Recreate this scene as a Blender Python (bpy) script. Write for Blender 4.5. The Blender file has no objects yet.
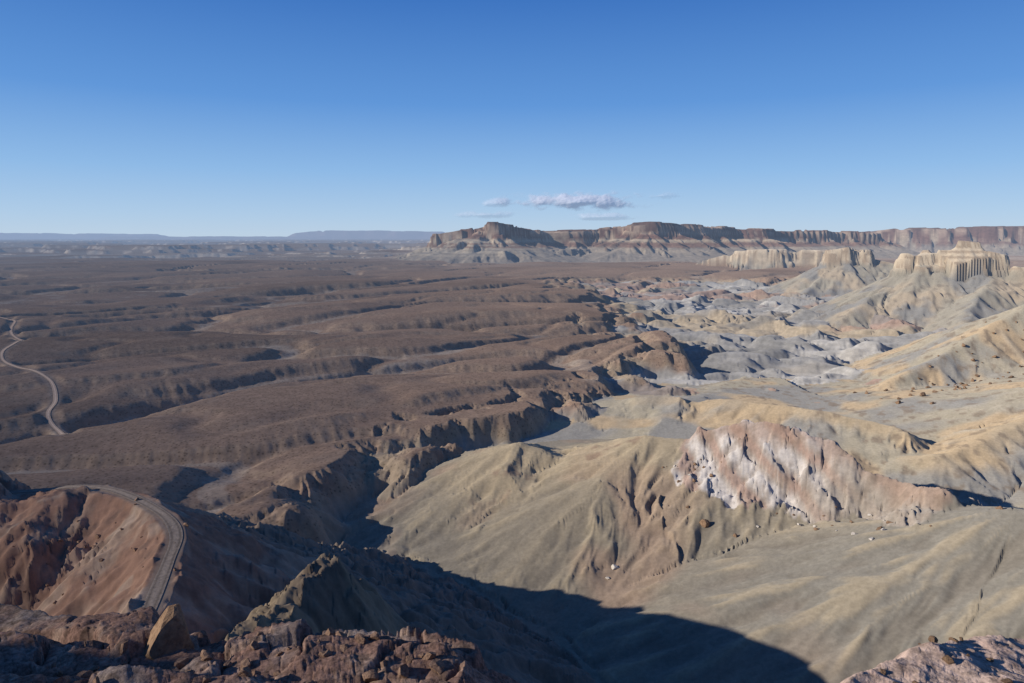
import bpy, math, time
import numpy as np
from mathutils import Vector
T0=time.time()
rng=np.random.default_rng(7)
OZ=150.0                      # height of the viewpoint above the plain datum
PITCH=math.radians(8.7); SP,CP=math.sin(PITCH),math.cos(PITCH); F=683.0
SUN_AZ=math.radians(-105.0); SUN_EL=math.radians(20.5)

def tanp(py):
    yc=(341.5-py)/F
    return (SP-yc*CP)/(CP+yc*SP)
def P(px,py,Y,dz=0):
    z=-tanp(py)*Y
    dep=Y*CP-z*SP
    return ((px-512)/F*dep,Y,z+dz)
def G(px,py,z=-148.0):
    return P(px,py,-z/tanp(py))

TA=rng.random((256,256))*2*math.pi
GX,GY=np.cos(TA),np.sin(TA)
GXf,GYf=GX.ravel(),GY.ravel()
def perlin(x,y,seed=0):
    x=x+seed*17.37; y=y+seed*31.71
    ix=np.floor(x); iy=np.floor(y); fx=x-ix; fy=y-iy
    ix=ix.astype(np.int64)&255; iy=iy.astype(np.int64)&255
    ix1=((ix+1)&255)<<8; iy1=(iy+1)&255; ix=ix<<8
    u=fx*fx*fx*(fx*(fx*6-15)+10); v=fy*fy*fy*(fy*(fy*6-15)+10)
    k=ix|iy; a=GXf[k]*fx+GYf[k]*fy
    k=ix1|iy; b=GXf[k]*(fx-1)+GYf[k]*fy
    k=ix|iy1; c=GXf[k]*fx+GYf[k]*(fy-1)
    k=ix1|iy1; d=GXf[k]*(fx-1)+GYf[k]*(fy-1)
    a=a+u*(b-a); c=c+u*(d-c)
    return (a+v*(c-a))*1.5
def fbm(x,y,L,oct=4,seed=0,gain=.5):
    r=0;a=1;t=0
    for i in range(oct):
        r=r+a*perlin(x/L,y/L,seed+i*3.1); t+=a; a*=gain; L=L/2.03
    return r/t*1.3
def ridged(x,y,L,oct=4,seed=0):
    r=0;a=1;t=0
    for i in range(oct):
        r=r+a*(1-np.abs(perlin(x/L,y/L,seed+i*5.3))*2); t+=a; a*=.5; L=L/2.1
    return r/t
def billow(x,y,L,oct=2,seed=0,gain=.4,soft=.0016):
    r=0;a=1;t=0
    for i in range(oct):
        r=r+a*np.sqrt(perlin(x/L,y/L,seed+i*5.3)**2+soft)*2; t+=a; a*=gain; L=L/2.1
    return r/t
def sst(a,b,x):
    t=np.clip((x-a)/(b-a),0,1); return t*t*(3-2*t)
JX=rng.random((256,256))-.5; JY=rng.random((256,256))-.5; JV=rng.random((256,256))
def blocks(x,y,L,seed=0,crack=.5,tilt=.9):
    x=x/L+seed*3.7;y=y/L+seed*9.1
    ix=np.floor(x); iy=np.floor(y); fx=x-ix; fy=y-iy
    ix=ix.astype(np.int64); iy=iy.astype(np.int64)
    b1=np.full(x.shape,9.);v1=np.zeros(x.shape);tx=v1.copy();b2=b1.copy()
    for i in (-1,0,1):
        for j in (-1,0,1):
            a=(ix+i)&255;b=(iy+j)&255
            px=fx-i-.5-JX[a,b]*.9;py=fy-j-.5-JY[a,b]*.9
            d=np.maximum(np.abs(px+.3*py),np.abs(py-.3*px)*1.2); m=d<b1
            b2=np.where(m,b1,np.minimum(b2,d))
            v1=np.where(m,JV[a,b]+(JX[a,b]*px+JY[b,a]*py)*tilt,v1); b1=np.where(m,d,b1)
    return v1-crack*sst(.10,.0,b2-b1)
def dirnoise(x,y,dx,dy,f):
    ix=np.floor(x); iy=np.floor(y); fx=x-ix; fy=y-iy
    ix=ix.astype(np.int64); iy=iy.astype(np.int64)
    v=0;gx=0;gy=0;ws=1e-4
    for i in (-1,0,1):
        for j in (-1,0,1):
            a=(ix+i)&255;b=(iy+j)&255
            px=fx-i-.5-JX[a,b]; py=fy-j-.5-JY[a,b]
            w=np.maximum(0,1-(px*px+py*py))**2
            ph=6.2832*f*(px*dx+py*dy)
            v=v+np.cos(ph)*w; s=-np.sin(ph)*w
            gx=gx+s*dx; gy=gy+s*dy; ws=ws+w
    return v/ws,gx/ws*6.28*f,gy/ws*6.28*f
def erode(x,y,gx,gy,cell,amp,octs,f,gain,steer):
    h=0; a=amp; c=cell; sx=gx.copy(); sy=gy.copy()
    for k in range(octs):
        m=np.sqrt(sx*sx+sy*sy)+1e-6
        v,dx,dy=dirnoise(x/c+k*7.7,y/c+k*3.3,-sy/m,sx/m,f)
        h=h+a*v
        sx=sx+a/c*dx*steer; sy=sy+a/c*dy*steer
        a*=gain;c*=.5
    return h

# ---- polar grid, dense within the view fan, all round the compass
az=np.concatenate([np.radians(np.arange(-40,40.01,.08)),np.radians(np.arange(41.5,320,1.5))])
def geo(a,b,q):
    n=int(math.log(b/a)/q); return list(a*np.exp(np.arange(n)*math.log(b/a)/n))
rad=np.array([.02,.3,.8]+geo(1.5,11,.03)+geo(11,60,.0075)+geo(60,1470,.0048)+geo(1470,1660,.0018)+geo(1660,2080,.005)+geo(2080,2230,.002)+geo(2230,4400,.005)+geo(4400,5300,.003)+geo(5300,6600,.005)+geo(6600,70000,.014)+[70000])
NA,NR=len(az),len(rad)
R,A=np.meshgrid(rad,az,indexing='ij')
X=(R*np.sin(A)).ravel(); Y=(R*np.cos(A)).ravel(); RR=R.ravel()
N=len(X)
print('verts',N)

poly=[(-60,-400),(-110,150),G(240,600)[:2],G(290,548)[:2],G(338,490)[:2],G(390,455)[:2],G(450,428)[:2],G(520,405)[:2],
      G(612,378)[:2],G(648,355)[:2],G(605,322)[:2],G(578,300)[:2],G(550,284)[:2],G(700,279)[:2],G(800,284)[:2],(4000,2300),(4000,-400)]
def seg(x,y,a,b):
    ax,ay=a[0],a[1];bx,by=b[0],b[1]
    l2=(bx-ax)**2+(by-ay)**2+1e-9
    t=np.clip(((x-ax)*(bx-ax)+(y-ay)*(by-ay))/l2,0,1)
    dx=x-ax-t*(bx-ax); dy=y-ay-t*(by-ay)
    return np.sqrt(dx*dx+dy*dy),t
wamp=np.clip(RR/16,4,80)
wx=X+wamp*fbm(X,Y,190,2,2); wy=Y+wamp*fbm(X,Y,190,2,9)
dmin=np.full(N,1e9); inside=np.zeros(N,bool)
for i in range(len(poly)):
    a=poly[i];b=poly[(i+1)%len(poly)]
    d,_=seg(wx,wy,a,b); dmin=np.minimum(dmin,d)
    c=((a[1]>wy)!=(b[1]>wy))&(wx<(b[0]-a[0])*(wy-a[1])/(b[1]-a[1]+1e-9)+a[0])
    inside^=c
sd=np.where(inside,dmin,-dmin)
scal=billow(X,Y,68,2,12,.35,.004)
sd=sd+ (30-88*scal)*(.35*sst(200,300,RR)+.55*sst(330,620,RR))+6*sst(500,300,RR)
bwd=36+.03*np.maximum(RR-500,0)
bw=sst(-1,1.25,sd/np.minimum(bwd,75))
# plain: long soft interfluves with incised washes
qx=X*.64+Y*.62; qy=Y*.82-.55*X
pl=-148+6*fbm(X/1.6,Y,520,2,4)+2.4*fbm(X/1.7,Y,150,2,5,.4)-10*sst(2000,9000,RR)
n1=fbm(qx/2.3,qy,215,3,21,.3); n2=fbm(qx/2.4,qy,640,3,27,.35); n3=fbm(qx/2.2,qy,95,2,33,.4); n4=fbm(qx/2.6,qy,380,3,37,.3)
fa=sst(230,400,RR)*sst(3600,1500,RR); fb=sst(700,1300,RR)*sst(12000,6000,RR); fc_=sst(400,700,RR)*sst(7000,3000,RR)
ch1=np.exp(-(n1/.075)**4)*fa; ch2=np.exp(-(n2/.05)**4)*fb; ch3=np.exp(-(n3/.11)**2)*sst(2200,900,RR); ch4=np.exp(-(n4/.055)**4)*fc_
pl+= 24*(np.minimum(np.sqrt(n1*n1+.004),.4)-.06)*fa - 5.5*ch1 + 34*np.minimum(np.sqrt(n2*n2+.003),.45)*fb - 8*ch2 - 3.2*ch3 +26*np.minimum(np.sqrt(n4*n4+.003),.4)*fc_- 7*ch4
nr_=sst(520,330,RR)
bs=-171+ 9*sst(500,1500,RR)-14*nr_
bl=bs+(18-6*nr_)*billow(X+15*fbm(X,Y,60,2,3),Y,92-22*nr_,2,41,.4,.003)-4+6*fbm(X,Y,330,2,44)*(1-.6*nr_)
Z=pl+(bl-pl)*bw
fm=fbm(X,Y,2600,5,50)+.12
st=sst(4300,5600,Y)*sst(600,-900,X-.05*Y)
Z+=st*(34*sst(.10,.14,fm)+30*sst(.3,.33,fm)-22*sst(-.12,-.2,fm))
CL=np.where(bw>.45,1,0).astype(np.int32)
DC=np.full(N,999.); SC=np.zeros(N); DK=np.full(N,60.); CF=np.zeros(N)
print('plain',time.time()-T0)

def ridge(pts,cls,cap=2,ch=0,cw=5,m=.5,L=1e4,wA=5,wL=40,reach=400,k=2,store=False,seed=60,capn=0,step=False):
    xs=[p[0] for p in pts];ys=[p[1] for p in pts]
    idx=np.nonzero((X>min(xs)-reach)&(X<max(xs)+reach)&(Y>min(ys)-reach)&(Y<max(ys)+reach))[0]
    x0=X[idx];y0=Y[idx]
    x=x0+wA*fbm(x0,y0,wL,3,seed,.4); y=y0+wA*fbm(x0,y0,wL,3,seed+8,.4)
    n_=len(idx); score=np.full(n_,-1e9);dmn=np.full(n_,1e9);best=np.full(n_,1e9);zc=np.zeros(n_);sc=np.zeros(n_);s0=0
    for a,b in zip(pts[:-1],pts[1:]):
        d,t=seg(x,y,a,b); zs=a[2]+t*(b[2]-a[2]); g=zs-m*L*(1-np.exp(-d/L))
        ln=math.hypot(b[0]-a[0],b[1]-a[1])
        mk=g>score
        score=np.where(mk,g,score); best=np.where(mk,d,best); zc=np.where(mk,zs,zc)
        mk=d<dmn; dmn=np.where(mk,d,dmn); sc=np.where(mk,s0+t*ln,sc); s0+=ln
    d=np.maximum(0,best-cap)
    if step:
        d2=np.maximum(0,d+cw*.5*(blocks(x0,y0,cw*5,seed,0,.9)-.5)+cw*.8*fbm(x0,y0,wL*.7,2,seed+5))
        drop=ch*(.20*sst(0,cw*.25,d2)+.50*sst(cw*.8,cw*1.1,d2)+.30*sst(cw*1.7,cw*1.95,d2))
    else: drop=ch*sst(0,cw,d) if ch else 0
    z=zc-drop-m*L*(1-np.exp(-d/L))
    if capn: z=z+capn*fbm(x0,y0,wL*.5,3,seed+3)
    zz=Z[idx]; h=np.clip(.5+.5*(z-zz)/k,0,1)
    Z[idx]=zz+(z-zz)*h+k*h*(1-h)*.5
    w=h>.5
    CL[idx[w]]=cls; DK[idx[w]]=np.maximum(0,dmn[w]-cap); CF[idx[w]]=(sst(cw*2.4,cw*1.8,d[w]) if ch else 0)
    if store:
        DC[idx]=np.minimum(DC[idx],dmn); SC[idx]=sc

ridge([P(298,233,38000),P(330,230.5,38000),P(380,230.5,38000),P(432,231.5,38000)],7,cap=300,ch=160,cw=500,m=.12,reach=6000,wA=900,wL=2200,k=10,capn=25)
ridge([P(-250,233,42000),P(-60,232.5,42000),P(90,233.5,42000),P(158,234,42000)],7,cap=300,ch=110,cw=500,m=.1,reach=6000,wA=900,wL=2200,k=10,capn=30)
ridge([P(120,236.5,36000),P(300,236.5,36000)],7,cap=300,ch=80,cw=600,m=.08,reach=6000,wA=900,wL=2200,k=10,capn=30)
ridge([P(560,235,40000),P(1400,235,40000)],7,cap=500,ch=100,cw=600,m=.08,reach=6000,wA=700,wL=2500,k=10)
far=[P(388,257,4350),P(412,245,4400),P(440,234,4420),P(468,229,4420),P(492,221.5,4350),P(516,226,4450),P(548,231,4600),P(600,229,4700),P(632,222.5,4600),P(650,222,4600),P(700,225.5,4800),P(765,229,5000),P(870,231.5,5300)]
ridge(far,6,cap=50,ch=62,cw=26,m=.36,L=1100,reach=1900,wA=70,wL=420,k=8,step=True)
ridge([P(492,228,4350),P(500,243,4080),P(505,262,3850)],6,cap=5,m=.42,reach=900,wA=40,wL=200,k=6)
ridge([P(641,228,4600),P(655,243,4300),P(668,262,3950)],6,cap=5,m=.42,reach=900,wA=40,wL=200,k=6)
ridge([P(385,263,4200),P(415,252,4200),P(470,250,4050),P(500,253,3950)],6,cap=25,ch=40,cw=22,m=.4,reach=900,wA=60,wL=220,k=6,step=True)
ridge([P(540,249,4250),P(610,248,4300),P(700,249,4400)],6,cap=15,ch=36,cw=25,m=.4,reach=900,wA=130,wL=230,k=6,step=True)
ridge([P(840,234,6700),P(905,228,6500),P(1024,226,6400),P(1300,225,6200)],6,cap=100,ch=90,cw=50,m=.4,L=900,reach=2400,wA=150,wL=500,k=8,seed=63,step=True)
ridge([P(690,266,3200),P(740,251,3050),P(782,249,2950),P(832,251,2900)],5,cap=30,ch=62,cw=16,m=.45,L=400,reach=700,wA=30,wL=170,k=4,seed=66,step=True)
ridge([P(830,250,1960),P(848,247.5,1940),P(866,250,1940)],4,cap=12,ch=38,cw=8,m=.58,L=700,reach=500,wA=6,wL=50,k=2,seed=70,step=True)
ridge([P(866,257,1940),P(900,265,1900),P(935,266,1850)],4,cap=3,ch=8,cw=9,m=.55,L=600,reach=400,wA=9,wL=60,k=3,seed=70)
ridge([P(838,268,1930),P(812,286,1850),P(795,300,1750)],4,cap=3,m=.5,L=400,reach=400,wA=12,wL=60,k=4,seed=71)
ridge([P(908,254,1360),P(925,250.5,1345),P(955,249.5,1330),P(980,251,1310),P(1000,254,1300)],3,cap=11,ch=34,cw=7,m=.58,L=700,reach=520,wA=6,wL=45,k=2,seed=74,step=True)
ridge([P(960,241,1325),P(979,242.5,1315)],3,cap=3,ch=8,cw=3,m=.8,reach=30,wA=2,wL=14,k=1,seed=75)
ridge([P(1008,266,1290),P(1060,270,1240),P(1160,255,1240),P(1400,240,1250)],3,cap=6,ch=18,cw=6,m=.55,L=700,reach=520,wA=6,wL=50,k=3,seed=76,step=True)
ridge([P(908,278,1345),P(872,296,1300),P(850,312,1240)],3,cap=3,m=.55,L=400,reach=400,wA=12,wL=60,k=4,seed=77)
ridge([P(990,278,1270),P(975,300,1180),P(965,322,1090)],3,cap=3,m=.55,L=400,reach=400,wA=12,wL=60,k=4,seed=77)
# hills at the basin's right margin
ridge([P(1500,235,980),P(1200,262,900),P(1090,284,830),P(1024,304,770),P(975,334,725),P(930,361,690),P(895,380,665)],9,cap=2,m=.58,L=700,reach=420,wA=9,wL=90,k=6,seed=80)
ridge([P(1400,300,560),P(1150,365,500),P(1060,410,470),P(990,435,445),P(930,455,425)],9,cap=2,m=.45,L=200,reach=320,wA=12,wL=70,k=6,seed=82)
ridge([P(720,402,560),P(770,404,530),P(830,411,500),P(900,433,460)],9,cap=2,m=.42,L=100,reach=200,wA=16,wL=70,k=5,seed=84)
ridge([P(640,398,600),P(680,396,580)],9,cap=2,m=.35,L=60,reach=160,wA=14,wL=50,k=5,seed=85)
# central crest with pale crags
crest=[P(500,470,400),P(520,441,430),P(560,456,415),P(600,449,405),P(645,437,395),P(692,432,382,-5),P(740,426,365,-12),P(800,437,345,-12),P(850,463,320,-10),P(900,486,298,-8),P(952,502,272,-3),P(1024,510,247),(262,170,-88),(330,60,-60)]
ridge(crest,2,cap=2,m=.42,L=420,reach=360,wA=6,wL=60,k=6,store=True,seed=90)
for c in ([P(645,440,394),P(600,480,362),P(560,520,335),P(520,560,315)],[P(540,452,420),P(510,490,385),P(450,520,365),P(415,535,360)],[P(500,470,400),P(470,492,390),P(450,505,385)]):
    ridge(c,2,cap=2,m=.38,L=300,reach=200,wA=6,wL=50,k=9,seed=91)
fin=[P(688,440,384),P(702,430,378),P(740,425,365),P(765,421,356),P(800,430,345),P(824,443,333),P(850,455,320),P(868,472,312),P(900,482,298),P(922,487,288),P(954,494,272)]
ridge(fin,2,cap=.8,m=1.05,L=70,reach=120,wA=3.2,wL=18,k=3,seed=96)
# road spur and red hill
RD=[P(132,665,108),P(137,648,113),P(145,620,122),P(156,592,133),P(168,562,146),P(176,537,156),P(168,519,165),P(148,505,177),P(124,494,189),P(100,488,199),P(70,487,205),P(36,491,207),P(-20,492,215),P(-80,480,240)]
ridge(RD,10,cap=3,m=.78,L=500,reach=300,wA=3,wL=26,k=5,seed=93)
ridge([(-330,230,-102),(-260,195,-86),P(0,502,196),P(60,497,190)],10,cap=6,m=.6,reach=260,wA=8,wL=40,k=5,seed=94,capn=3)
for kx,ky,kz in ((-172,203,-66),(-198,196,-66),(-214,190,-74)):  # unseen knobs added to break up the shadow edge in the valley
    ridge([(kx,ky,kz),(kx-5,ky+3,kz-1)],10,cap=3,m=1.1,reach=40,wA=2,wL=8,k=2,seed=94)
ridge([(-28,55,-46),P(276,610,112),P(322,559,130),P(342,578,140),P(354,606,146)],11,cap=2,m=1.3,L=600,reach=260,wA=5,wL=25,k=6,seed=95,capn=2)
# viewpoint hill
ridge([(-330,150,-80),(-230,95,-58),(-180,50,-22),(-128,8,17),(-70,-50,4),(-12,-12,-2.2),(0,0,-1.7),(10,-6,-2.2),(80,-60,-6),(260,-120,0)],8,cap=.8,m=.95,reach=360,wA=1.0,wL=18,k=2,seed=97)  # unseen left peak and ridge shaped to throw shade on the foreground
LEFT=[(-120,58,-34),P(-60,614,58),P(60,621,54),P(122,620,50),P(150,657,43),P(225,643,40),P(330,639,38),P(400,644,37),P(445,654,36)]
ridge(LEFT,8,cap=1.6,ch=4,cw=2.0,m=1.05,reach=60,wA=1.2,wL=6,k=.6,seed=98,capn=.3)
ridge([(-110,46,-29),(-60,38,-26)]+[P(60,652,40),P(150,664,38),P(225,663,35.5),P(330,661,34.5),P(400,668,33.5),P(432,676,33)],8,cap=2,m=.9,reach=30,wA=1.2,wL=6,k=1,seed=98,capn=.4)
ridge([(-110,40,-26),(-60,32,-22.4),P(60,700,31),P(230,700,30.5),P(400,705,30),P(422,710,29.5)],8,cap=2,m=.9,reach=30,wA=1.2,wL=6,k=1,seed=98,capn=.4)
ridge([P(900,712,13.5),P(930,692,14.5),P(960,672,15.5),P(990,665,16.5),P(1040,660,17.5),P(1200,650,20)],12,cap=1.2,ch=.6,cw=1,m=1.2,reach=30,wA=.4,wL=3,k=.5,seed=99,capn=.1)
print('base',time.time()-T0)

def grads(Z):
    z=Z.reshape(NR,NA)
    dr=np.gradient(z,axis=0)/np.gradient(R,axis=0)
    dA=np.gradient(A,axis=1); da=np.gradient(z,axis=1)/dA/np.maximum(R,.02)
    s,c=np.sin(A),np.cos(A)
    return (dr*s+da*c).ravel(),(dr*c-da*s).ravel()
gx,gy=grads(Z); sl=np.hypot(gx,gy)
ER=np.zeros(N)
PW=np.where(CL==0,.4,np.where(CL==1,.7,np.where(CL==10,1.5,np.where(CL==11,1.3,1.))))
PW=np.where((CL<2)&(bw>.02)&(RR<1200),1.0,PW)
def band(r0,r1,r2,r3,cell,amp,oc,f=1.,gain=.45,s0=.14,s1=.4,cz=.35,steer=.8,cf=.95,er=.6):
    global Z
    w=sst(r0,r1,RR)*sst(r3,r2,RR)*sst(s0,s1,sl)*(1-cf*CF)*(.25+.75*sst(0,cell*cz,DK))*PW
    idx=np.nonzero(w>.01)[0]
    e=erode(X[idx],Y[idx],gx[idx],gy[idx],cell,1.0,oc,f,gain,steer)
    Z[idx]+=amp*w[idx]*(e-.2); ER[idx]+=e*w[idx]*er
band(60,110,1100,1600,60,1.4,3,2.0,.42)
band(60,110,700,1000,52,.5,2,4.5,.5,steer=.3,er=.35)
band(1000,1400,2500,3300,110,3.5,4,1.7)
band(2500,3300,9000,12000,260,18,4,1.4,.5,cf=.75,cz=.15)
i=np.nonzero((CF>.02)&((CL==3)|(CL==4)))[0]
Z[i]+=CF[i]*(2.0*(blocks(X[i],Y[i],34,31,0,.6)-.5)+1.2*fbm(X[i],Y[i],22,2,33))
i=np.nonzero((CF>.02)&((CL==5)|(CL==6)))[0]
Z[i]+=CF[i]*(6*(blocks(X[i],Y[i],90,35,0,.4)-.5))
print('erode',time.time()-T0)
# crags along the pale crest
def plen(k): return sum(math.hypot(crest[i+1][0]-crest[i][0],crest[i+1][1]-crest[i][1]) for i in range(k))
sA,sB=plen(5),plen(10)
i=np.nonzero(DC<140)[0]
crag=np.zeros(N)
dn=DC[i]+13*fbm(X[i],Y[i],26,4,110,.55)
reachw=21+20*np.exp(-((SC[i]-(sA+45))/50)**2)
crag[i]=sst(reachw+3,reachw-3,dn)*sst(sA-12,sA+4,SC[i]+5*fbm(X[i],Y[i],14,2,7))*sst(sB+8,sB-4,SC[i])
i=np.nonzero(crag>.001)[0]
cu=X[i]*.80-Y[i]*.6; cv=X[i]*.6+Y[i]*.8
cn=ridged(cu*.8+.5*Z[i],cv*.5,22,4,111)
cb=blocks(cu+.4*Z[i],cv*.7,13,3,.2)
rgt=sst(sA+60,sA+110,SC[i])
Z[i]+=crag[i]*sst(-3,6,DC[i])*(1.4+(3.2+2*rgt)*(cn-.6)+3.6*(cb-.5)+1.5*(blocks(cu,cv,5,8,.3)-.5))
i=np.nonzero((RR<1300)&(RR>40))[0]
Z[i]+=np.clip(RR[i]/300,.1,1.2)*.18*fbm(X[i],Y[i],12,3,115)*(.25+.75*sst(.05,.3,sl[i]))
i=np.nonzero((CL==10)|(CL==11))[0]
Z[i]+=1.7*(ridged(X[i],Y[i],16,4,118)-.5)+.8*(blocks(X[i],Y[i],4,9,.3)-.5)*sst(-.1,.3,fbm(X[i],Y[i],18,2,119))
i=np.nonzero((RR<75)&(RR>3))[0]
nr=sst(3,7,RR[i])*sst(75,55,RR[i]); c12=CL[i]==12
bk=.95*blocks(X[i]+.5*fbm(X[i],Y[i],3,2,5),Y[i],4.8,1,.3,.5)+.25*blocks(X[i],Y[i],1.6,2,.3,.5)+.06*blocks(X[i],Y[i],.5,4,.3,.5)
Z[i]+=nr*np.where(c12,.04*blocks(X[i],Y[i],.3,4,.3)+.10*fbm(X[i],Y[i],1.5,3,6),bk-.7)

ROAD2=[G(66,440),G(60,428),G(48,417),G(56,408),G(52,397),G(32,387),G(8,377),G(4,370),G(18,361),G(24,352),G(12,343),G(16,335),G(8,327),G(-20,318)]
def spl(pts,n=12):
    p=np.array(pts,float);out=[]
    q=np.vstack([2*p[0]-p[1],p,2*p[-1]-p[-2]])
    for k in range(1,len(q)-2):
        for t in np.arange(n)/n:
            a,b,c,d=q[k-1],q[k],q[k+1],q[k+2]
            out.append(.5*((2*b)+(c-a)*t+(2*a-5*b+4*c-d)*t*t+(3*b-a-3*c+d)*t**3))
    out.append(p[-1]); return np.array(out)
lr=np.log(rad)
def sample(x,y):
    x=np.atleast_1d(x).astype(float);y=np.atleast_1d(y).astype(float)
    r=np.hypot(x,y);a=np.arctan2(x,y); a=np.where(a<az[0],a+2*math.pi,a)
    fi=np.interp(np.log(r),lr,np.arange(NR)); fj=np.interp(a,az,np.arange(NA))
    i0=np.clip(fi.astype(int),0,NR-2);j0=np.clip(fj.astype(int),0,NA-2);u=fi-i0;v=fj-j0
    z=Z.reshape(NR,NA)
    return (z[i0,j0]*(1-v)+z[i0,j0+1]*v)*(1-u)+(z[i0+1,j0]*(1-v)+z[i0+1,j0+1]*v)*u
RSUR=np.zeros(N)
def carve(line,half,sh):
    xs,ys=line[:,0],line[:,1]
    idx=np.nonzero((X>xs.min()-40)&(X<xs.max()+40)&(Y>ys.min()-40)&(Y<ys.max()+40))[0]
    best=np.full(len(idx),1e9);zc=np.zeros(len(idx))
    for a,b in zip(line[:-1],line[1:]):
        d,t=seg(X[idx],Y[idx],a,b);mk=d<best
        best=np.where(mk,d,best);zc=np.where(mk,a[2]+t*(b[2]-a[2]),zc)
    w=sst(half+sh,half+.3,best)
    Z[idx]+= (zc-Z[idx])*w
    RSUR[idx]=np.maximum(RSUR[idx],sst(half+sh*.5,half,best))
L1=spl(RD,6)
L2=spl(ROAD2,6); z2=sample(L2[:,0],L2[:,1]); ker=np.ones(9)/9
L2[:,2]=np.convolve(np.pad(z2,4,mode='edge'),ker,'valid')+.4
carve(L1,1.8,2.0); carve(L2,2.6,9)
gx,gy=grads(Z); sl=np.hypot(gx,gy)
print('carve',time.time()-T0)

# ---- colours (albedo)
def C(r,g,b): return np.array([r,g,b],float)
def mix(c,d,w):
    w=np.clip(w,0,1)[:,None]; return c*(1-w)+d*w
col=np.zeros((N,3)); nsm=np.zeros(N)
def paint(cond,fn):
    k=np.nonzero(cond)[0]
    if len(k): 
        class O: pass
        o=O(); o.k=k;o.x=X[k];o.y=Y[k];o.z=Z[k];o.r=RR[k];o.s=sl[k];o.n=len(k);o.e=ER[k]
        o.mid=fbm(o.x,o.y,45,3,133)
        col[k]=fn(o)
def f_plain(o):
    c=np.tile(C(.275,.190,.138),(o.n,1)); nb=fbm(o.x/2.5,o.y,300,3,130)
    c=mix(c,C(.208,.145,.107),sst(-.1,.5,nb))
    c=mix(c,C(.31,.23,.17),sst(.1,.5,o.mid)*.3)
    c=mix(c,C(.34,.255,.185),sst(.14,.4,o.s)*.5)
    k=o.k
    th=sst(.9,.99,np.maximum(ch1[k],np.maximum(ch2[k],ch4[k])))
    c=mix(c,C(.42,.35,.28),th*.4*sst(-.1,.3,nb+o.mid))
    c=mix(c,C(.40,.33,.26),sst(.985,.999,np.maximum(ch1[k],ch4[k]))*.5)
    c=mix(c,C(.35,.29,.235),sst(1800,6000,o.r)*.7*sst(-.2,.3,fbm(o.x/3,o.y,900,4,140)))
    c=mix(c,C(.50,.42,.33),sst(.10,.3,o.s)*sst(3800,5000,o.y)*.9)
    e=sst(.05,.35,bw[k])*sst(3500,2000,o.r)
    c=mix(c,mix(np.tile(C(.36,.285,.20),(o.n,1)),C(.33,.225,.16),sst(-.1,.3,fbm(o.x,o.y,60,3,340))),e*.8)
    return c
def f_bad(o):
    c=np.tile(C(.335,.322,.30),(o.n,1))
    c=mix(c,C(.49,.465,.42),sst(.05,.4,fbm(o.x/1.5,o.y,150,3,150)))
    c=mix(c,C(.46,.37,.25),sst(0.0,.3,fbm(o.x/2,o.y,200,2,153))*.85)
    c=mix(c,C(.42,.28,.21),sst(.06,.25,fbm(o.x/2.8,o.y,230,3,157))*.8)
    c=mix(c,C(.25,.24,.22),sst(.12,.35,fbm(o.x/2,o.y,110,2,160))*.65)
    strip=.5+.5*np.sin((o.z+2*o.mid)*1.1)
    c=mix(c,c*.82,strip)
    c=mix(c,C(.29,.245,.185),sst(640,430,o.r)*.75)
    kk=bw[o.k]; c=mix(f_plain(o),c,sst(.40,.85,kk+.15*o.mid))
    return c
def f_hill(o):
    c=np.tile(C(.38,.335,.25),(o.n,1))
    c=mix(c,C(.29,.275,.245),sst(-.15,.2,fbm(o.x,o.y,110,3,170)))
    c=mix(c,C(.47,.36,.23),sst(.05,.3,fbm(o.x,o.y,80,3,173)))
    c=mix(c,C(.48,.37,.235),sst(20,5,DK[o.k])*sst(450,430,o.x)*.7*sst(620,560,o.y))
    c=mix(c,C(.22,.17,.125),sst(.15,.4,fbm(o.x,o.y,11,4,174))*sst(120,250,o.x)*.7)
    c=mix(c,C(.46,.41,.33),sst(0,.8,o.e)*.35)
    return c
def f_crest(o):
    k=o.k;D=DC[k];S_=SC[k]
    c=np.tile(C(.33,.278,.20),(o.n,1))
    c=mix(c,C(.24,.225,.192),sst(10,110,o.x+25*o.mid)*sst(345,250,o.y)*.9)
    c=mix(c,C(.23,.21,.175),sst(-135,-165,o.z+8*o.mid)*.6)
    c=mix(c,C(.41,.34,.235),sst(.1,.6,o.e+.3*o.mid)*.65)
    c=mix(c,C(.21,.185,.15),sst(-.1,-.5,o.e)*.6)
    c=mix(c,C(.36,.25,.18),sst(.1,.4,fbm(o.x,o.y,80,3,180))*.6*sst(130,60,o.x))
    c=mix(c,C(.47,.38,.25),sst(60,12,D)*sst(sA+10,sA-40,S_)*.7)
    c=mix(c,C(.24,.16,.12),sst(.2,.4,fbm(o.x,o.y,26,4,182))*sst(45,15,D)*sst(sA-5,sA-30,S_)*.6)
    cg=crag[k]
    u=o.x*.8-o.y*.6
    w=np.tile(C(.45,.39,.335),(o.n,1))
    bandn=np.sin(u*.20+o.z*.42+1.0*fbm(o.x,o.y,50,3,185,.5))
    w=mix(w,C(.40,.27,.21),sst(.3,.8,bandn)*.7)
    w=mix(w,C(.60,.56,.52),sst(.1,-.5,bandn)*.85*sst(sA+115,sA+60,S_))
    w=mix(w,C(.36,.315,.26),sst(sA+70,sA+115,S_+15*o.mid)*.85)
    w=mix(w,C(.36,.24,.175),sst(9,2,D+4*o.mid)*.6)
    w=mix(w,C(.25,.195,.15),sst(.15,.4,fbm(o.x*1.2,o.y,8,3,189))*.4)
    return mix(c,w,sst(.35,.65,cg+.15*fbm(o.x,o.y,5,2,9)))
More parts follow.
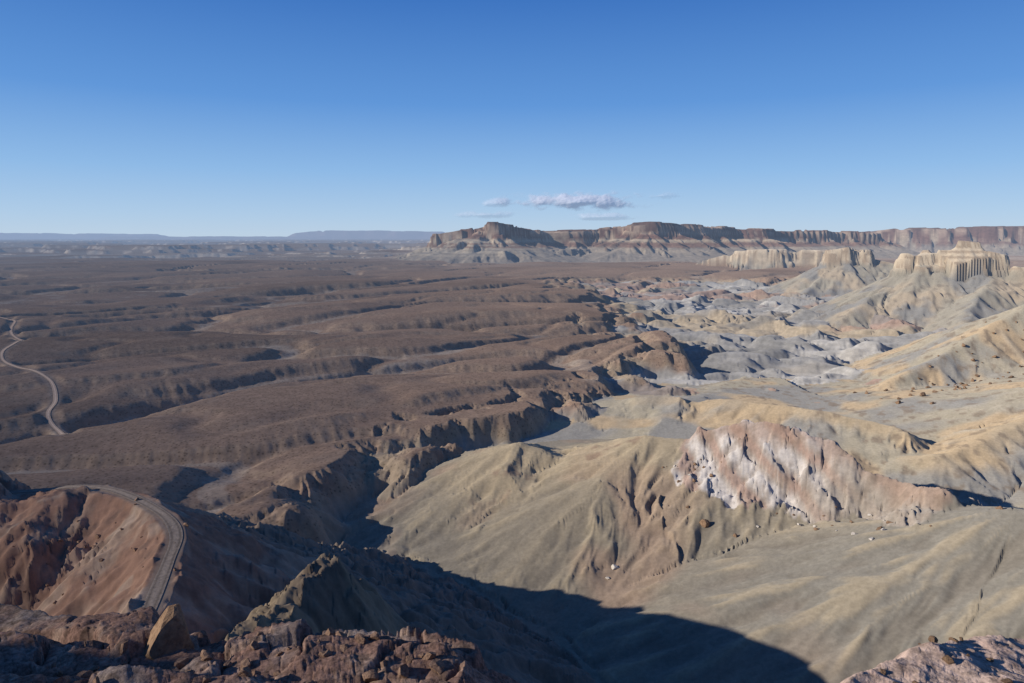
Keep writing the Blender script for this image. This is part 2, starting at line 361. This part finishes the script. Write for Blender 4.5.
def f_red(o):
    c=np.tile(C(.295,.18,.13),(o.n,1))
    c=mix(c,C(.36,.26,.195),sst(0,.35,fbm(o.x,o.y,22,4,301))); c=mix(c,C(.18,.12,.095),sst(.1,.4,fbm(o.x,o.y,7,4,300))*.7)
    c=mix(c,C(.42,.33,.26),sst(.2,.5,fbm(o.x,o.y,9,3,305))*.5)
    return mix(c,C(.25,.20,.155),sst(-85,-115,o.z))
def f_olive(o):
    c=mix(np.tile(C(.25,.195,.135),(o.n,1)),C(.18,.14,.105),sst(0,.4,fbm(o.x,o.y,14,4,303)))
    return mix(c,C(.24,.15,.11),sst(85,60,o.y))
def f_fg(o):
    c=mix(np.tile(C(.24,.148,.113),(o.n,1)),C(.36,.25,.19),sst(.0,.5,fbm(o.x,o.y,3,4,195)))
    c=mix(c,C(.29,.25,.22),sst(.1,.4,fbm(o.x,o.y,9,3,196))*.6)
    c=mix(c,C(.13,.09,.07),sst(.1,.5,fbm(o.x,o.y,1.1,3,197))*.7)
    return mix(c,C(.24,.20,.15),sst(60,100,o.r))
def f_pink(o):
    return mix(np.tile(C(.44,.33,.27),(o.n,1)),C(.36,.26,.21),sst(-.1,.4,fbm(o.x,o.y,.8,4,199)))
def f_butte(lo,hi,c0):
    def f(o):
        b=np.tile(C(.33,.30,.24),(o.n,1))
        b=mix(b,C(.41,.34,.25),sst(-.1,.35,fbm(o.x,o.y,110,3,200+c0)))
        b=mix(b,C(.26,.25,.23),sst(.0,.3,fbm(o.x,o.y,80,3,210+c0)))
        b=mix(b,C(.20,.17,.14),sst(.2,.45,fbm(o.x,o.y,16,3,213+c0))*.6)
        cl=np.maximum(sst(lo,hi,o.z+3*o.mid)*sst(.5,.9,o.s),sst(hi+4,hi+12,o.z))
        b=mix(b,C(.55,.46,.34),cl)
        st_=sst(.4,.7,.5+.5*np.sin((o.z+.4*o.mid)*.62))
        return mix(b,C(.31,.235,.17),st_*cl*.7)
    return f
def f_mesa(o):
    zm=o.z+5*fbm(o.x,o.y,700,3,220)
    m=np.tile(C(.28,.24,.195),(o.n,1))
    m=mix(m,C(.35,.29,.22),sst(-105,-85,zm)*sst(-.2,.3,fbm(o.x,o.y,300,3,222)))
    m=mix(m,C(.23,.145,.108),sst(-70,-62,zm)); m=mix(m,C(.45,.355,.25),sst(-38,-32,zm))
    m=mix(m,C(.20,.115,.085),sst(-16,-10,zm)); m=mix(m,C(.42,.31,.22),sst(14,19,zm)); m=mix(m,C(.19,.11,.08),sst(34,39,zm)); m=mix(m,C(.40,.29,.21),sst(56,60,zm));m=mix(m,C(.16,.095,.072),sst(72,77,zm))
    m=mix(m,m*.75,sst(.2,.7,np.sin(zm*.36))*sst(-80,-50,zm))
    lp=sst(400,-250,o.x)*sst(10,-30,zm)*sst(-120,-90,zm)
    m=mix(m,C(.46,.39,.29),lp*.7*sst(-.8,.2,np.sin(zm*.35)))
    return m
f_mesa7=lambda o: np.tile(C(.30,.20,.16),(o.n,1))
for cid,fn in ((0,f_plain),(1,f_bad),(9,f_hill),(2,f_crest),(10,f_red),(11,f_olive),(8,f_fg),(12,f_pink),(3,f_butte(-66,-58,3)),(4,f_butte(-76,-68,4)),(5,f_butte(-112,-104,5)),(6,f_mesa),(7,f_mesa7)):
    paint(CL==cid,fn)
col=mix(col,C(.28,.22,.175),RSUR*.7)
i=np.nonzero(RR<1500)[0]; col[i]*=(1+.12*fbm(X[i],Y[i],9,3,136))[:,None]
col=np.clip(col,.01,.8)
haze=(1-np.exp(-(np.maximum(RR-300,0)/26000)**.95))*.95  # painted aerial haze: grows with distance, stored in colour alpha
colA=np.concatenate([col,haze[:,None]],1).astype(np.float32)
print('colour',time.time()-T0)

def newmat(name):
    mt=bpy.data.materials.new(name); mt.use_nodes=True; nt=mt.node_tree; nt.nodes.clear()
    try: mt.cycles.emission_sampling='NONE'
    except Exception as e: print(e)
    return mt,nt
def node(nt,t,**k):
    n=nt.nodes.new(t)
    for a,b in k.items(): setattr(n,a,b)
    return n
def ground_mat(name,speck,specks_scale,bump_scale,bump_d,contrast=.35):
    mt,nt=newmat(name); L=nt.links.new
    out=node(nt,'ShaderNodeOutputMaterial'); at=node(nt,'ShaderNodeAttribute',attribute_name='Col')
    tc=node(nt,'ShaderNodeNewGeometry')
    n=node(nt,'ShaderNodeTexNoise'); n.inputs['Scale'].default_value=specks_scale; n.inputs['Detail'].default_value=4; n.inputs['Roughness'].default_value=.7
    L(tc.outputs['Position'],n.inputs['Vector'])
    mr=node(nt,'ShaderNodeMapRange'); mr.inputs[1].default_value=.35; mr.inputs[2].default_value=.68; mr.inputs[3].default_value=1-contrast; mr.inputs[4].default_value=1+contrast*.8
    L(n.outputs['Fac'],mr.inputs[0])
    mu=node(nt,'ShaderNodeVectorMath',operation='SCALE'); L(at.outputs['Color'],mu.inputs[0]); L(mr.outputs[0],mu.inputs['Scale'])
    last=mu.outputs[0]
    if speck>0:   # desert shrubs
        v=node(nt,'ShaderNodeTexVoronoi'); v.inputs['Scale'].default_value=.33; L(tc.outputs['Position'],v.inputs['Vector'])
        m2=node(nt,'ShaderNodeMapRange'); m2.inputs[1].default_value=.16; m2.inputs[2].default_value=.34; m2.inputs[3].default_value=1-speck; m2.inputs[4].default_value=1.0
        L(v.outputs['Distance'],m2.inputs[0])
        mu2=node(nt,'ShaderNodeVectorMath',operation='SCALE'); L(last,mu2.inputs[0]); L(m2.outputs[0],mu2.inputs['Scale']); last=mu2.outputs[0]
    nb=node(nt,'ShaderNodeTexNoise'); nb.inputs['Scale'].default_value=bump_scale; nb.inputs['Detail'].default_value=5; nb.inputs['Roughness'].default_value=.6
    L(tc.outputs['Position'],nb.inputs['Vector'])
    bp=node(nt,'ShaderNodeBump'); bp.inputs['Strength'].default_value=.6; bp.inputs['Distance'].default_value=bump_d; L(nb.outputs['Fac'],bp.inputs['Height'])
    df=node(nt,'ShaderNodeBsdfDiffuse'); df.inputs['Roughness'].default_value=.8; L(last,df.inputs['Color']); L(bp.outputs[0],df.inputs['Normal'])
    em=node(nt,'ShaderNodeEmission'); em.inputs['Color'].default_value=(.33,.45,.67,1); em.inputs['Strength'].default_value=.95  # blue glow standing in for air haze, mixed in by alpha
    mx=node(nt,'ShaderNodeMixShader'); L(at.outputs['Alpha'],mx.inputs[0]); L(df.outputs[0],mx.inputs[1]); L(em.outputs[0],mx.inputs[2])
    L(mx.outputs[0],out.inputs[0]); return mt
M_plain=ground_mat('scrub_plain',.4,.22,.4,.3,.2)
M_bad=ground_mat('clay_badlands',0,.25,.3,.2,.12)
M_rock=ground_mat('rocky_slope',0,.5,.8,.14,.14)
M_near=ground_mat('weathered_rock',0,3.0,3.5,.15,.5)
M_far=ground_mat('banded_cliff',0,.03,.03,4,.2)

ii=np.arange(NR-1)[:,None]; jj=np.arange(NA)[None,:]; j1=(jj+1)%NA
q=np.stack([(ii*NA+jj),(ii*NA+j1),((ii+1)*NA+j1),((ii+1)*NA+jj)],-1).reshape(-1,4)
q=q[:,::-1]
fc=CL[q[:,0]].copy()
CO=np.stack([X,Y,Z+OZ],1).astype(np.float32)
sc=bpy.context.scene
def mkmesh(name,co,faces,mat,cols=None,smooth=False,k=4):
    me=bpy.data.meshes.new(name)
    me.vertices.add(len(co)); me.vertices.foreach_set('co',co.ravel())
    me.loops.add(faces.size); me.loops.foreach_set('vertex_index',faces.ravel().astype(np.int32))
    me.polygons.add(len(faces)); me.polygons.foreach_set('loop_start',(np.arange(len(faces))*k).astype(np.int32))
    me.polygons.foreach_set('use_smooth',np.full(len(faces),smooth))
    me.update(calc_edges=True)
    if cols is not None:
        a=me.color_attributes.new('Col','FLOAT_COLOR','POINT'); a.data.foreach_set('color',cols.astype(np.float32).ravel())
    me.materials.append(mat)
    ob=bpy.data.objects.new(name,me); sc.collection.objects.link(ob); return ob
groups=[('ground',[0],M_plain,'brown scrub covered desert plain cut by shallow washes'),
 ('badlands_ground',[1],M_bad,'pale grey and tan eroded clay badlands basin'),
 ('hill',[2],M_rock,'olive grey ridge slope capped by pale pinkish crags'),
 ('butte',[3],M_rock,'cream sandstone butte with stepped cap above talus'),
 ('butte',[4],M_rock,'small flat topped cream butte with shaded talus'),
 ('butte',[5],M_far,'low pale cliff butte beyond the badlands'),
 ('mesa',[6],M_far,'long banded red brown and tan cliff mesa'),
 ('mesa',[7],M_far,'hazy blue mesas along the horizon'),
 ('hill',[8],M_near,'dark red brown rocky brow in shadow'),
 ('hill',[9],M_rock,'yellow tan clay hills flanking the basin'),
 ('hill',[10],M_rock,'reddish earth hill carrying the gravel road'),
 ('hill',[11],M_rock,'olive pointed clay spur above shaded valley'),
 ('hill',[12],M_near,'pinkish gravel ledge with small stones')]
for nm,cs_,mt,lab in groups:
    f=q[np.isin(fc,cs_)]
    if len(f)==0: continue
    mk=np.zeros(N,bool); mk[f.ravel()]=True; u=np.nonzero(mk)[0]; mp=np.zeros(N,np.int64); mp[u]=np.arange(len(u))
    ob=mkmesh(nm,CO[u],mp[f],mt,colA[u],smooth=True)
    ob['kind']='structure'; ob['label']=lab; ob['category']='hill' if nm=='hill' else nm.replace('_',' ')
print('mesh',time.time()-T0)

def road_mat():
    mt,nt=newmat('gravel_road'); L=nt.links.new
    out=node(nt,'ShaderNodeOutputMaterial'); at=node(nt,'ShaderNodeAttribute',attribute_name='Col')
    g=node(nt,'ShaderNodeNewGeometry'); n=node(nt,'ShaderNodeTexNoise'); n.inputs['Scale'].default_value=1.2; n.inputs['Detail'].default_value=6
    L(g.outputs['Position'],n.inputs['Vector'])
    mr=node(nt,'ShaderNodeMapRange'); mr.inputs[1].default_value=.3; mr.inputs[2].default_value=.7; mr.inputs[3].default_value=.8; mr.inputs[4].default_value=1.2; L(n.outputs['Fac'],mr.inputs[0])
    mu=node(nt,'ShaderNodeVectorMath',operation='SCALE'); L(at.outputs['Color'],mu.inputs[0]); L(mr.outputs[0],mu.inputs['Scale'])
    bp=node(nt,'ShaderNodeBump'); bp.inputs['Distance'].default_value=.1; L(n.outputs['Fac'],bp.inputs['Height'])
    df=node(nt,'ShaderNodeBsdfDiffuse'); L(mu.outputs[0],df.inputs[0]); L(bp.outputs[0],df.inputs['Normal']); L(df.outputs[0],out.inputs[0]); return mt
M_road=road_mat()
def ribbon(line,half,lift,lab,base):
    line=spl(line,4)
    t=np.gradient(line[:,:2],axis=0); t/=np.linalg.norm(t,axis=1)[:,None]; nx,ny=t[:,1],-t[:,0]
    offs=np.array([-1,-.85,-.6,-.4,-.15,.15,.4,.6,.85,1.])
    tone=np.array([1.25,1.0,.66,1.0,1.15,1.15,1.0,.66,1.0,1.25])
    n=len(line);W=len(offs)
    hw=half*(1+.08*np.sin(np.arange(n)*.11))
    co=np.zeros((n,W,3)); 
    co[:,:,0]=line[:,0:1]+nx[:,None]*offs*hw[:,None]; co[:,:,1]=line[:,1:2]+ny[:,None]*offs*hw[:,None]
    zz=sample(co[:,:,0].ravel(),co[:,:,1].ravel()).reshape(n,W)
    co[:,:,2]=zz+OZ+lift
    cc=np.ones((n,W,4)); cc[:,:,:3]=base*tone[None,:,None]
    a=np.arange(n-1)[:,None]*W+np.arange(W-1)[None,:]
    f=np.stack([a,a+1,a+W+1,a+W],-1).reshape(-1,4)[:,::-1]
    ob=mkmesh('road',co.reshape(-1,3).astype(np.float32),f,M_road,cc.reshape(-1,4),True)
    ob['kind']='structure';ob['label']=lab;ob['category']='road'
ribbon(L1,1.4,.12,'grey gravel road winding round the red hillside',np.array([.215,.175,.145]))
ribbon(L2,1.6,.3,'pale dirt track winding across the brown plain',np.array([.40,.31,.245]))

def rock_mat(name,c1,c2,s):
    mt,nt=newmat(name); L=nt.links.new
    out=node(nt,'ShaderNodeOutputMaterial'); tc=node(nt,'ShaderNodeTexCoord')
    n=node(nt,'ShaderNodeTexNoise'); n.inputs['Scale'].default_value=s; n.inputs['Detail'].default_value=9; n.inputs['Roughness'].default_value=.7; L(tc.outputs['Object'],n.inputs['Vector'])
    cr=node(nt,'ShaderNodeValToRGB'); cr.color_ramp.elements[0].position=.35; cr.color_ramp.elements[1].position=.65
    cr.color_ramp.elements[0].color=(*c1,1); cr.color_ramp.elements[1].color=(*c2,1); L(n.outputs['Fac'],cr.inputs[0])
    bp=node(nt,'ShaderNodeBump'); bp.inputs['Distance'].default_value=.1; L(n.outputs['Fac'],bp.inputs['Height'])
    df=node(nt,'ShaderNodeBsdfDiffuse'); L(cr.outputs[0],df.inputs[0]); L(bp.outputs[0],df.inputs['Normal']); L(df.outputs[0],out.inputs[0]); return mt
RM={'brown':rock_mat('brown_boulder',(.13,.08,.06),(.30,.20,.14),2.5),
    'pale':rock_mat('pale_boulder',(.42,.37,.31),(.62,.57,.50),2.5),
    'tan':rock_mat('tan_boulder',(.16,.10,.065),(.33,.22,.14),2.5)}
import bmesh
def rock_mesh(seed,mat,special=False):
    r=np.random.default_rng(seed); bm=bmesh.new(); bmesh.ops.create_icosphere(bm,subdivisions=4,radius=1)
    pl_=[(v/np.linalg.norm(v),.4+.28*r.random()) for v in r.normal(size=(11,3))]
    s=np.array([1,.75+.25*r.random(),.6+.3*r.random()])
    if special:
        pl_=[(np.array(v)/np.linalg.norm(v),d) for v,d in (((1,.2,.55),.5),((-1,-.1,.35),.52),((.1,-1,.3),.48),((0,1,.4),.5),((-.5,-.7,.8),.62),((.7,-.6,.2),.6),((.2,.1,-1),.6),((-.3,.2,1),.85),((.5,-.5,.7),.6))]; s=np.array([1,.9,1.25])
    co=np.array([v.co[:] for v in bm.verts])
    for nrm,d in pl_:
        e=co@nrm-d; co=co-np.maximum(e,0)[:,None]*nrm
    nn=fbm(co[:,0]*3+seed,co[:,1]*3+co[:,2]*2.3,1.3,4,3)
    co=co*(1+.08*nn)[:,None]*s*1.5
    for v,c in zip(bm.verts,co): v.co=Vector(c)
    me=bpy.data.meshes.new('boulder'); bm.to_mesh(me); bm.free(); me.materials.append(mat); return me
meshes={k:[rock_mesh(i*7+j*101,m) for i in range(5)] for j,(k,m) in enumerate(RM.items())}
meshes['tan'].append(rock_mesh(5,RM['tan'],True))
def put(x,y,s,kind,lab,grp=None,sink=.3,v=None,rot=None,sz=None):
    me=meshes[kind][rng.integers(5) if v is None else v]
    ob=bpy.data.objects.new('boulder',me); sc.collection.objects.link(ob)
    z=float(sample(x,y)[0])+OZ
    ob.location=(x,y,z+s*(.55-sink)); ob.scale=sz or (s,s*rng.uniform(.75,1.1),s*rng.uniform(.7,1.1))
    ob.rotation_euler=rot or (rng.uniform(-.4,.4),rng.uniform(-.4,.4),rng.uniform(0,6.28))
    ob['label']=lab; ob['category']='rock'
    if grp: ob['group']=grp
p=P(172,642,40.5)
put(p[0],p[1],1.1,'tan','large upright tan boulder perched on the rocky brow',sink=-.3,v=5,rot=(.0,.25,.4),sz=(1.2,1.0,1.15))
for k in range(70):
    px=rng.uniform(0,455); Yd=rng.uniform(31,39.5)
    x=(px-512)/F*(Yd*CP+24*SP)
    put(x,Yd,rng.uniform(.12,.5),'brown','brown angular rock lying on the shaded brow','rocks on the shaded brow')
for k in range(26):
    px=rng.uniform(880,1060); Yd=rng.uniform(12,18)
    x=(px-512)/F*(Yd*CP+10*SP)
    put(x,Yd,rng.uniform(.04,.12),'tan','small stone on the pinkish gravel ledge','stones on the gravel ledge')
p=P(615,563,300); put(p[0],p[1],2.2,'pale','white block lying on the olive slope')
p=P(608,578,294); put(p[0],p[1],1.2,'pale','white block lying on the olive slope')
p=P(704,518,315); put(p[0],p[1],2.0,'tan','tan block below the pale crags')
for k in range(45):
    t=rng.random(); a=np.array(P(660,470,365)[:2]); b=np.array(P(930,560,262)[:2]); c=a+(b-a)*t+rng.normal(size=2)*9
    put(c[0],c[1],rng.uniform(.4,1.2),'pale' if rng.random()<.4 else 'tan','fallen block below the pale crags','fallen blocks below the crags')
for k in range(70):
    a=np.array(P(905,400,600)[:2]); b=np.array(P(1040,345,720)[:2]); c=a+(b-a)*rng.random()+rng.normal(size=2)*28
    put(c[0],c[1],rng.uniform(.8,2.2),'tan','orange tan boulder on the talus slope','boulders on the talus slope')
for k in range(40):
    a=np.array(P(60,530,180)[:2]); b=np.array(P(130,580,150)[:2]); c=a+(b-a)*rng.random()+rng.normal(size=2)*9
    put(c[0],c[1],rng.uniform(.2,.7),'brown','reddish rock on the red hillside','rocks on the red hillside')

mt,nt=newmat('cloud'); L=nt.links.new
out=node(nt,'ShaderNodeOutputMaterial'); at=node(nt,'ShaderNodeAttribute',attribute_name='Col')
df=node(nt,'ShaderNodeBsdfDiffuse'); L(at.outputs['Color'],df.inputs[0]); tr=node(nt,'ShaderNodeBsdfTransparent')
mx=node(nt,'ShaderNodeMixShader'); L(at.outputs['Alpha'],mx.inputs[0]); L(tr.outputs[0],mx.inputs[1]); L(df.outputs[0],mx.inputs[2])
L(mx.outputs[0],out.inputs[0])
def cloud(px0,px1,py0,py1,dens,seed,lab):
    Yd=24000.; a=P(px0,py1,Yd); b=P(px1,py0,Yd)
    nx_,nz_=220,70
    u,v=np.meshgrid(np.linspace(-1,1,nx_),np.linspace(-1,1,nz_),indexing='xy')
    x=a[0]+(b[0]-a[0])*(u+1)/2; z=a[2]+(b[2]-a[2])*(v+1)/2
    n=fbm(x/2.0,z,480,5,seed,.55)
    env=1-np.sqrt(u*u+np.where(v<-.2,2.2,1)*(v+.2)**2)
    al=sst(.0,.9,env*1.2+n*1.3-.08)*sst(0,.35,env)*dens
    y=Yd-60*n-250*env
    co=np.stack([x,y,z+OZ],-1).reshape(-1,3).astype(np.float32)
    c=np.ones((nz_,nx_,4)); sh=.80+.08*v+.1*n; c[...,0]=sh*.91;c[...,1]=sh*.91;c[...,2]=sh; c[...,3]=al  # cloud shading painted into the colour: paler tops, greyer bottoms
    k=np.arange(nz_-1)[:,None]*nx_+np.arange(nx_-1)[None,:]
    f=np.stack([k,k+1,k+nx_+1,k+nx_],-1).reshape(-1,4)
    ob=mkmesh('cloud',co,f,mt,c.reshape(-1,4),True); ob['kind']='structure'; ob['label']=lab; ob['category']='cloud'
cloud(484,668,184,215,.72,300,'long flat white cloud low over the mesa')
cloud(478,526,194,210,.28,310,'small white cloud wisp')
cloud(450,525,208,220,.28,320,'thin streak of white cloud above the mesa')
cloud(555,650,210,222,.3,330,'thin streak of white cloud above the mesa')
cloud(635,690,189,201,.18,340,'faint white cloud wisp')

S=Vector((math.sin(SUN_AZ)*math.cos(SUN_EL),math.cos(SUN_AZ)*math.cos(SUN_EL),math.sin(SUN_EL)))
ld=bpy.data.lights.new('sun','SUN'); ld.energy=5.0; ld.angle=math.radians(.5); ld.color=(1,.915,.80)
lo=bpy.data.objects.new('sun',ld); lo.rotation_euler=S.to_track_quat('Z','Y').to_euler(); lo.location=(0,0,400); sc.collection.objects.link(lo)
w=bpy.data.worlds.new('World'); sc.world=w; w.use_nodes=True; nt=w.node_tree; nt.nodes.clear()
sk=nt.nodes.new('ShaderNodeTexSky'); sk.sky_type='NISHITA'; sk.sun_disc=False; sk.sun_elevation=SUN_EL; sk.sun_rotation=SUN_AZ
sk.altitude=1400; sk.air_density=1.0; sk.dust_density=.3; sk.ozone_density=2.0
tc=nt.nodes.new('ShaderNodeTexCoord'); sx=nt.nodes.new('ShaderNodeSeparateXYZ'); nt.links.new(tc.outputs['Generated'],sx.inputs[0])
cr=nt.nodes.new('ShaderNodeValToRGB'); el=cr.color_ramp.elements
stops=[(0,(.50,.64,.80)),(.03,(.42,.60,.82)),(.09,(.27,.49,.81)),(.18,(.115,.31,.71)),(.32,(.038,.165,.53)),(1,(.015,.055,.20))]
while len(el)<len(stops): el.new(.5)
for e,(p_,c_) in zip(el,stops): e.position=p_; e.color=(*c_,1)
nt.links.new(sx.outputs[2],cr.inputs[0])
sca=nt.nodes.new('ShaderNodeVectorMath'); sca.operation='SCALE'; sca.inputs['Scale'].default_value=10.; nt.links.new(cr.outputs[0],sca.inputs[0])
mxw=nt.nodes.new('ShaderNodeMix'); mxw.data_type='RGBA'; mxw.inputs[0].default_value=.92
nt.links.new(sk.outputs[0],mxw.inputs[6]); nt.links.new(sca.outputs[0],mxw.inputs[7])
bg=nt.nodes.new('ShaderNodeBackground'); bg.inputs[1].default_value=.10
wo=nt.nodes.new('ShaderNodeOutputWorld'); nt.links.new(mxw.outputs[2],bg.inputs[0]); nt.links.new(bg.outputs[0],wo.inputs[0])
cd=bpy.data.cameras.new('camera'); cd.sensor_width=36; cd.lens=24; cd.clip_start=.1; cd.clip_end=200000
co_=bpy.data.objects.new('camera',cd); co_.location=(0,0,OZ); co_.rotation_euler=(math.pi/2-PITCH,0,0); sc.collection.objects.link(co_); sc.camera=co_
sc.view_settings.view_transform='Standard'; sc.view_settings.look='None'; sc.view_settings.exposure=0
print('done',time.time()-T0)
